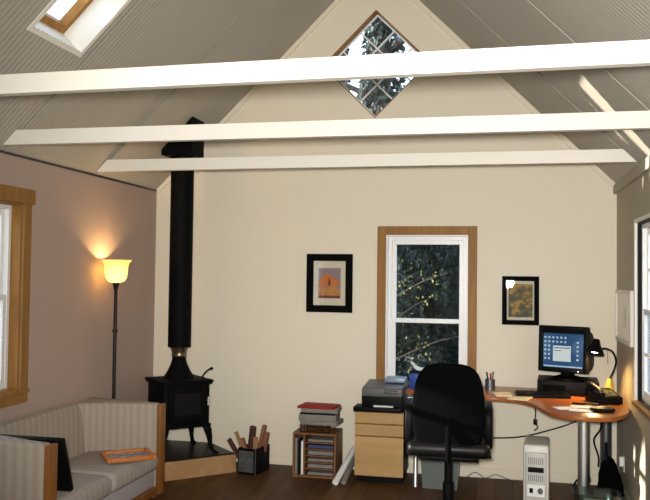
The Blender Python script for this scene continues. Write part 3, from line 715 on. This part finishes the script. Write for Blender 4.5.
# ================================================================== OFFICE CHAIR
def chair():
    root = thing('office_chair', 'black upholstered office chair seen from behind at the desk', 'chair', (2.772, -1.27, 0), (0, 0, math.radians(3)))
    # backrest: rounded outline in x-z, thin in y
    out = []
    N = 56
    for k in range(N):
        a = 2*PI*k/N; ca, sa = math.cos(a), math.sin(a); e = 2/3.6
        hw = .24; x = hw*math.copysign(abs(ca)**e, ca); z = .30*math.copysign(abs(sa)**e, sa)
        x *= 1-.10*max(0, z)/.30+.0*z
        out.append((x, z))
    b = MB(); b.prism(out, -.035, .035, .028, 4, mtx=Matrix.Translation((0, -.23, .80)) @ Matrix.Rotation(PI/2, 4, 'X'))
    b.map(lambda v: (v.x, v.y-.10*(v.z-.80)-.25*v.x*v.x*-1, v.z)); b.build('backrest', 'blackfab', root)
    b = MB().box((-.275, -.26, .478), (.275, .26, .575), .045, 5)
    b.map(lambda v: (v.x, v.y, v.z-.03*max(0, (v.y-.1)/.16)**2)); b.build('seat', 'blackleather', root)
    MB().box((-.20, -.20, .445), (.20, .20, .481), .01).build('seat_pan', 'black', root)
    MB().tube([(0, -.15, .462), (0, -.27, .47), (0, -.282, .56), (0, -.25, .74)], .020, 8).build('back_bracket', 'blackfab', root)
    for s in (-1, 1):
        loop = [Vector((s*.265, y, z)) for y, z in ((-.12, .535), (-.15, .61), (-.15, .73), (-.10, .785), (.06, .80), (.14, .78), (.15, .71), (.10, .61), (.05, .545))]
        P = catmull(loop, 5)
        rings = []
        for i, p in enumerate(P):
            t = (P[min(i+1, len(P)-1)]-P[max(i-1, 0)]).normalized(); nx = Vector((1, 0, 0)); v = t.cross(nx)
            rings.append([p+nx*(.026*cx)+v*(.016*cy) for cx, cy in ((-1, -.6), (-.6, -1), (.6, -1), (1, -.6), (1, .6), (.6, 1), (-.6, 1), (-1, .6))])
        MB().loft(rings).build('armrest', 'black', root)
        MB().box((min(s*.17, s*.285), -.14, .464), (max(s*.17, s*.285), .07, .480), .004).build('arm_bracket', 'black', root)
    MB().lathe([(0, .09), (.038, .09), (.038, .26), (.028, .265), (.028, .446), (0, .446)], n=20).build('gas_column', 'black', root)
    for k in range(5):
        a = 2*PI*k/5+.30; ca, sa = math.cos(a), math.sin(a)
        rings = []
        for r, w, za, zb in ((.02, .034, .075, .125), (.15, .028, .072, .112), (.28, .020, .068, .090)):
            rings.append([(ca*r-sa*w*q, sa*r+ca*w*q, z) for q, z in ((-1, za), (1, za), (.7, zb), (-.7, zb))])
        lg = MB().loft(rings).build('base_arm', 'black', root)
        b = MB()
        for q in (-.017, .017): 
            c_ = Vector((ca*.275-sa*q, sa*.275+ca*q, .027)); dv = Vector((-sa, ca, 0))*.009
            b.cyl(c_-dv, c_+dv, .027, n=16)
        b.cyl((ca*.275, sa*.275, .04), (ca*.275, sa*.275, .075), .007, n=8); b.build('caster', 'black', lg)
chair()
# storage tub under desk
root = thing('storage_tub', 'translucent grey-green storage tub with pale lid under the desk', 'storage tub', (2.655, -.30, 0))
b = MB().loft([[(-.135, -.17, 0), (.135, -.17, 0), (.135, .17, 0), (-.135, .17, 0)], [(-.15, -.19, .235), (.15, -.19, .235), (.15, .19, .235), (-.15, .19, .235)]]); b.build('tub_body', 'frosted', root, smooth=False)
MB().box((-.158, -.198, .2355), (.158, .198, .252), .006).build('lid', 'lightgrey', root)
# white tower
root = thing('computer_tower', 'white upright computer tower with vents standing under the desk', 'computer tower', (3.385, -.66, 0), (0, 0, math.radians(-4)))
b = MB().box((-.102, -.19, .012), (.102, .19, .462), .022, 4); b.build('tower_case', 'pcwhite', root)
MB().box((-.085, -.203, .02), (.085, -.185, .41), .010, 3).build('front_panel', 'lightgrey', root)
b = MB()
for k in range(8): b.box((-.058+.0155*k, -.2045, .325), (-.053+.0155*k, -.2025, .375))
b.build('vent_slots', 'grey', root, smooth=False)
b = MB()
for k in range(8): b.box((-.058+.0155*k, -.2045, .205), (-.053+.0155*k, -.2025, .25))
b.build('vent_slots', 'grey', root, smooth=False)
MB().box((-.062, -.206, .268), (.062, -.2025, .305), .002).build('display_window', 'black', root, smooth=False)
MB().box((-.07, -.2055, .095), (.07, -.2025, .18), .002).build('control_plate', 'paper', root, smooth=False)
MB().box((-.05, -.2075, .12), (-.022, -.205, .155), .002).build('power_button', 'black', root, smooth=False)
MB().cyl((.035, -.205, .137), (.035, -.209, .137), .022).build('control_knob', 'grey', root, smooth=False)
MB().box((-.09, -.17, 0), (.09, .17, .0125)).build('base', 'grey', root, smooth=False)
for o_ in root.children: o_.scale = (.89, 1, 1)
# cables
o = MB().tube([(2.66, -.03, .335), (2.95, -.03, .335), (3.27, -.03, .358), (3.55, -.03, .44), (3.72, -.03, .51), (3.86, -.03, .60), (3.90, -.05, .74)], .006, 8).build('power_cable', 'black'); tag(o, 'black power cable strung along the gable wall under the desk', 'cable')
o = MB().tube([(3.385, -.30, .735), (3.39, -.31, .62), (3.385, -.33, .56)], .0045, 8)
o.box((3.372, -.35, .52), (3.402, -.31, .56), .006).tube([(3.387, -.33, .525), (3.405, -.34, .50), (3.38, -.36, .48)], .0045, 8); o = o.build('hanging_cord', 'black'); tag(o, 'black cord with plug hanging from the desk above the white tower', 'cord')
o = MB().tube([(2.85, -.045, .008), (2.92, -.05, .05), (3.00, -.06, .012), (3.08, -.045, .04), (3.20, -.06, .009), (3.26, -.1, .008)], .004, 8).build('floor_cable', 'grey'); tag(o, 'thin grey cable looping along the baseboard beside the tub', 'cable')
o = MB().tube([(3.90, -.27, .735), (3.885, -.29, .52), (3.83, -.30, .42), (3.86, -.33, .30), (3.86, -.34, .22)], .007, 8).build('lamp_cord', 'black'); tag(o, 'black cord hanging in a bow beside the dark desk leg', 'cord')
# waste bin
root = thing('clear_bin', 'low clear plastic bin with papers under the right end of the desk', 'bin', (3.80, -.84, 0))
b = MB().loft([[(x*.86, y*.86, 0), (x, y, .14)] for x, y in []]) if False else MB()
ri = lambda k, z: [(k*.17*math.copysign(abs(math.cos(a))**.5, math.cos(a)), k*.12*math.copysign(abs(math.sin(a))**.5, math.sin(a)), z) for a in [2*PI*i/32 for i in range(32)]]
b.loft([ri(.86, 0), ri(1, .145), ri(1.03, .150), ri(1.03, .156), ri(.975, .153), ri(.84, .006)]); b.build('bin_body', 'clear', root)
MB().box((-.10, -.07, .008), (.05, .06, .085), .004, mtx=MX(rot=(.1, .15, .3))).map(lambda v: (v.x, v.y, max(v.z, .009))).build('waste_paper', 'paper', root)
MB().box((.06, -.05, .010), (.11, .05, .09), .008).build('blue_carton', 'blue', root)
def bag():
    root = thing('black_bag', 'slumped black bag on the floor against the right wall', 'bag', (3.925, -.47, 0))
    random.seed(5); rr = []
    for z, k in ((0, .95), (.05, 1.05), (.12, 1.0), (.20, .85), (.27, .62), (.31, .35), (.33, .1)):
        rr.append([(.088*k*math.cos(a)*(1+.12*math.sin(3*a+z*20)), .20*k*math.sin(a)*(1+.1*math.cos(4*a+z*14)), z) for a in [2*PI*i/28 for i in range(28)]])
    MB().loft(rr).build('bag_body', 'blackfab', root)
    MB().tube([(-.02, -.06, .27), (-.03, -.05, .38), (-.025, 0, .43), (-.02, .05, .38), (-.02, .06, .27)], .010, 8).build('bag_handle', 'black', root)
bag()
o = MB().box((-.02, -.03, 0), (.02, .03, .055), .004)
for k in range(1): o.tube([(0, -.02, .05), (-.06, -.03, .10), (-.12, .0, .05), (-.10, .04, .10), (-.02, .05, .16), (.0, .02, .10)], .007, 8)
o = o.build('cable_bundle', 'black', loc=(3.80, -.36, .001)); tag(o, 'tangled black cables with adapter behind the clear bin', 'cables')
root = thing('wall_outlet', 'white wall outlet low on the right wall behind the bag', 'outlet', (W-.0005, -.40, .27))
MB().box((-.006, -.036, -.058), (0, .036, .058), .002).build('cover_plate', 'paper', root, smooth=False)
MB().box((-.034, -.018, -.02), (-.006, .018, .05), .003).build('plug_adapter', 'paper', root, smooth=False)
# ================================================================== WALL PICTURES
def framed(name, label, loc, w, h, fw, matw, art_builder, rot=(0, 0, 0), glassm='picglass'):
    root = thing(name, label, 'picture', loc, rot)
    b = MB(); rect_frame(b, 'y', -.022, .022, -w/2, w/2, -h/2, h/2, fw, .003); b.build('frame', 'frameblack', root, smooth=False)
    MB().box((-w/2+fw*.9, -.008, -h/2+fw*.9), (w/2-fw*.9, -.003, h/2-fw*.9)).build('mat_board', 'cream_mat', root, smooth=False)
    art_builder(root)
    MB().box((-w/2+fw*.95, -.0125, -h/2+fw*.95), (w/2-fw*.95, -.0105, h/2-fw*.95)).build('glass', glassm, root, smooth=False)
M['cream_mat'] = mat('cream_mat_board', (.62, .56, .44), .8)
M['sky_p'] = mat('mauve_print', (.22, .17, .20), .8, col2=(.30, .23, .24), nscale=20)
M['org_p'] = mat('orange_print', (.48, .10, .03), .8, col2=(.55, .22, .05), nscale=30)
M['yel_p'] = mat('ochre_print', (.55, .28, .07), .8, col2=(.35, .13, .04), nscale=34)
M['drk_p'] = mat('dark_red_print', (.14, .035, .025), .8)
def art1(root):
    w, h = .2, .265
    b = MB().box((-w/2, -.0095, -h/2), (w/2, -.008, h/2)); b.mi = 1
    def blob(cx, cz, rx, rz, y=-.0098, n=14): b.poly([(cx+rx*math.cos(2*PI*k/n)*(1+.15*math.sin(5*k)), y, cz+rz*math.sin(2*PI*k/n)*(1+.12*math.cos(3*k))) for k in range(n)])
    blob(-.045, .01, .055, .05); blob(.035, .005, .055, .045); blob(-.02, .05, .05, .03, -.00985)
    b.mi = 2; b.poly([(-w/2, -.0099, -h/2+.02), (w/2, -.0099, -h/2+.02), (w/2, -.0099, -.055), (.03, -.0099, -.035), (-.03, -.0099, -.05), (-w/2, -.0099, -.03)]); blob(.005, -.02, .03, .05, -.00995)
    b.mi = 3; b.poly([(-w/2, -.01005, -h/2), (w/2, -.01005, -h/2), (w/2, -.01005, -h/2+.022), (-w/2, -.01005, -h/2+.025)]); blob(0, .005, .012, .035, -.0101)
    b.build('print', ['sky_p', 'org_p', 'yel_p', 'drk_p'], root, smooth=False)
framed('framed_picture', 'black framed picture of orange forms in cream mat, left of the window', (1.648, -.001, 1.606), .412, .512, .062, .05, art1)
M['tree_p'] = ramp_noise('autumn_print', [(.32, (.025, .03, .015)), (.45, (.09, .09, .05)), (.52, (.16, .10, .035)), (.60, (.42, .26, .05)), (.72, (.12, .15, .14))], 13, (1, 1, 1.4), .7)
def art2(root):
    MB().box((-.098, -.0095, -.138), (.098, -.008, .138)).build('print', 'tree_p', root, smooth=False)
# the right-hand picture hangs a touch askew, so its glass mirrors the camera flash
def mirror_rot(target):
    P = Vector((3.177, -.012, 1.633)); cam_ = Vector((3.1233, -6.8959, 1.6666))
    n = ((cam_-P).normalized()+(target-P).normalized()).normalized()
    return (math.asin(n.z)*-1, 0, math.atan2(n.x, -n.y))
rx, _, rz = mirror_rot(FLASH)
framed('framed_picture', 'black framed autumn landscape right of the window with a flash glare', (3.277, -.004, 1.483), .300, .405, .040, .01, art2, (rx, 0, rz))
root = thing('white_framed_print', 'white framed pale print on the right wall near the corner', 'picture', (W-.001, -.50, 1.39), (0, 0, -PI/2))
b = MB(); rect_frame(b, 'y', -.025, .025, -.38, .38, -.20, .20, .03, .003); b.build('frame', 'white', root, smooth=False)
MB().box((-.36, -.010, -.18), (.36, -.004, .18)).build('mat_board', 'white', root, smooth=False)
MB().box((-.05, -.0115, -.08), (.09, -.0100, .06)).build('print', 'grey', root, smooth=False)
MB().box((-.355, -.016, -.175), (.355, -.014, .175)).build('glass', 'picglass', root, smooth=False)
# ================================================================== OUTDOORS
b = MB().box((-40, -30, -.6), (44, 50, -.4)); M['ground'] = mat('forest_ground', (.035, .04, .02), 1, col2=(.06, .05, .03), nscale=.8); struct(b.build('ground', 'ground', smooth=False), 'dark forest ground outside', 'ground')
M['leaf'] = mat('dark_leaf', (.009, .022, .018), .6, col2=(.017, .034, .03), nscale=.6)
M['leafy'] = mat('yellow_green_leaf', (.10, .13, .02), .6, col2=(.16, .17, .03), nscale=.9)
M['bark'] = mat('dark_bark', (.03, .024, .02), .95, bump=.6, bscale=10)
def crown_mesh(name, seed, n, rad, hgt, leaf, base=0.0, cone=False, m='leaf'):
    r = random.Random(seed); b = bmesh.new()
    lobes = [(Vector((r.uniform(-.7, .7)*rad, r.uniform(-.7, .7)*rad, base+r.uniform(.1, .9)*hgt)), r.uniform(.3, .55)*rad) for _ in range(16)]
    for _ in range(n):
        if cone:
            t = r.random()**.7; z = base+hgt*t; q = rad*(1-t)*(.3+.7*r.random()**.5)+.05; a = r.uniform(0, 2*PI); p = Vector((q*math.cos(a), q*math.sin(a), z))
        else:
            c, R = r.choice(lobes); dv = Vector((r.gauss(0, 1), r.gauss(0, 1), r.gauss(0, 1))).normalized(); p = c+dv*R*r.uniform(.6, 1.05)
        e = Euler((r.uniform(0, PI), r.uniform(0, PI), r.uniform(0, PI))).to_matrix(); s = leaf*r.uniform(.6, 1.3)
        b.faces.new([b.verts.new(p+e @ Vector(k)*s) for k in ((-.5, 0, 0), (0, -.28, .06), (.6, 0, 0), (0, .28, .06))])
    me = bpy.data.meshes.new(name); b.to_mesh(me); b.free(); me.materials.append(M[m]); return me
CR = [crown_mesh('foliage', 1, 9000, 2.0, 6.0, .20, -.4), crown_mesh('foliage', 2, 9000, 2.0, 6.0, .20, -.4), crown_mesh('foliage', 3, 5000, .95, 12.0, .20, .2, True), crown_mesh('foliage', 5, 420, 1.0, 2.4, .045, 0, False, 'leafy'), crown_mesh('foliage', 8, 2600, .75, 1.7, .16, 2.55)]
def trunk_mesh(h, r):
    b = MB(); pts = [(0, 0, -.45), (.04, .02, h*.3), (-.03, .04, h*.65), (.02, 0, h)]
    b.tube(pts, [r, r*.9, r*.8, r*.7, r*.6, r*.45, r*.3, r*.15], 9)
    for k in range(7):
        a = k*2.4; z = h*(.35+.08*k); b.tube([(0, 0, z), (math.cos(a)*.7, math.sin(a)*.7, z+.35), (math.cos(a)*1.2, math.sin(a)*1.2, z+.5)], [r*.3, r*.2, r*.1], 6)
    me = bpy.data.meshes.new('trunk'); b.bm.to_mesh(me); b.bm.free(); me.materials.append(M['bark']); return me
TK = [trunk_mesh(7, .16), trunk_mesh(13, .30), trunk_mesh(2.2, .05)]
def tree(x, y, crown, trunk, sc, rz, label, grp, name='tree'):
    t = thing(name, label, 'tree' if name == 'tree' else 'bush', (x, y, 0), (0, 0, rz), grp); t.scale = (sc, sc, sc)
    if crown is not None: o = bpy.data.objects.new('foliage', CR[crown]); C.objects.link(o); o.parent = t
    if trunk is not None: o = bpy.data.objects.new('trunk', TK[trunk]); C.objects.link(o); o.parent = t
G1 = 'trees behind the gable wall'; G2 = 'trees left of the house'; G3 = 'trees right of the house'
LB = {G1: 'dark leafy tree seen through the window behind the desk', G2: 'dark leafy tree outside the window by the loveseat', G3: 'dark leafy tree outside the right-hand window'}
for x, y, c, k, s, rz in ((.9, 4.6, 0, 0, .62, 0), (3.3, 5.0, 1, 0, .60, 1), (-1.5, 5.2, 1, 0, .6, 2), (2.1, 7.3, 1, 0, .66, 4), (-.4, 7.6, 0, 0, .66, .5)):
    tree(x, y, c, k, s, rz, LB[G1], G1)
for x, y, k, lab in ((.47, 11.0, 1, 'tall narrow dark conifer in the middle of the diamond window'), (-1.40, 14.5, 1, 'tall narrow dark conifer at left edge of the diamond window'), (1.85, 14.0, 1, 'tall narrow dark conifer at right edge of the diamond window')):
    tree(x, y, 2, k, 1, x*2, lab, 'narrow conifers behind the gable')
tree(1.75, 2.4, 3, 2, .8, 0, 'yellow-green sapling close outside the window behind the desk', G1, 'sapling')
for x, y, c, k, s, rz in ((-6.0, 1.5, 0, 0, .8, 0), (-8.5, 5.5, 1, 0, .8, 1), (-10.5, .6, 0, 0, .8, 2), (-4.8, 5.5, 1, 0, .7, 5)):
    tree(x, y, c, k, s, rz, LB[G2], G2)
tree(-3.0, -4.08, 4, 0, 1, 0, 'slim tree with a hanging crown outside the left window, nearer the camera', G2)
tree(-3.0, -3.36, 4, 0, 1, 2.2, 'slim tree with a hanging crown outside the left window, nearer the corner', G2)
for x, y, c, k, s, rz in ((8.0, -1.5, 0, 0, .45, 0), (9.5, 3.0, 1, 0, .5, 1), (7.0, 6.0, 0, 0, .55, 3)):
    tree(x, y, c, k, s, rz, LB[G3], G3)
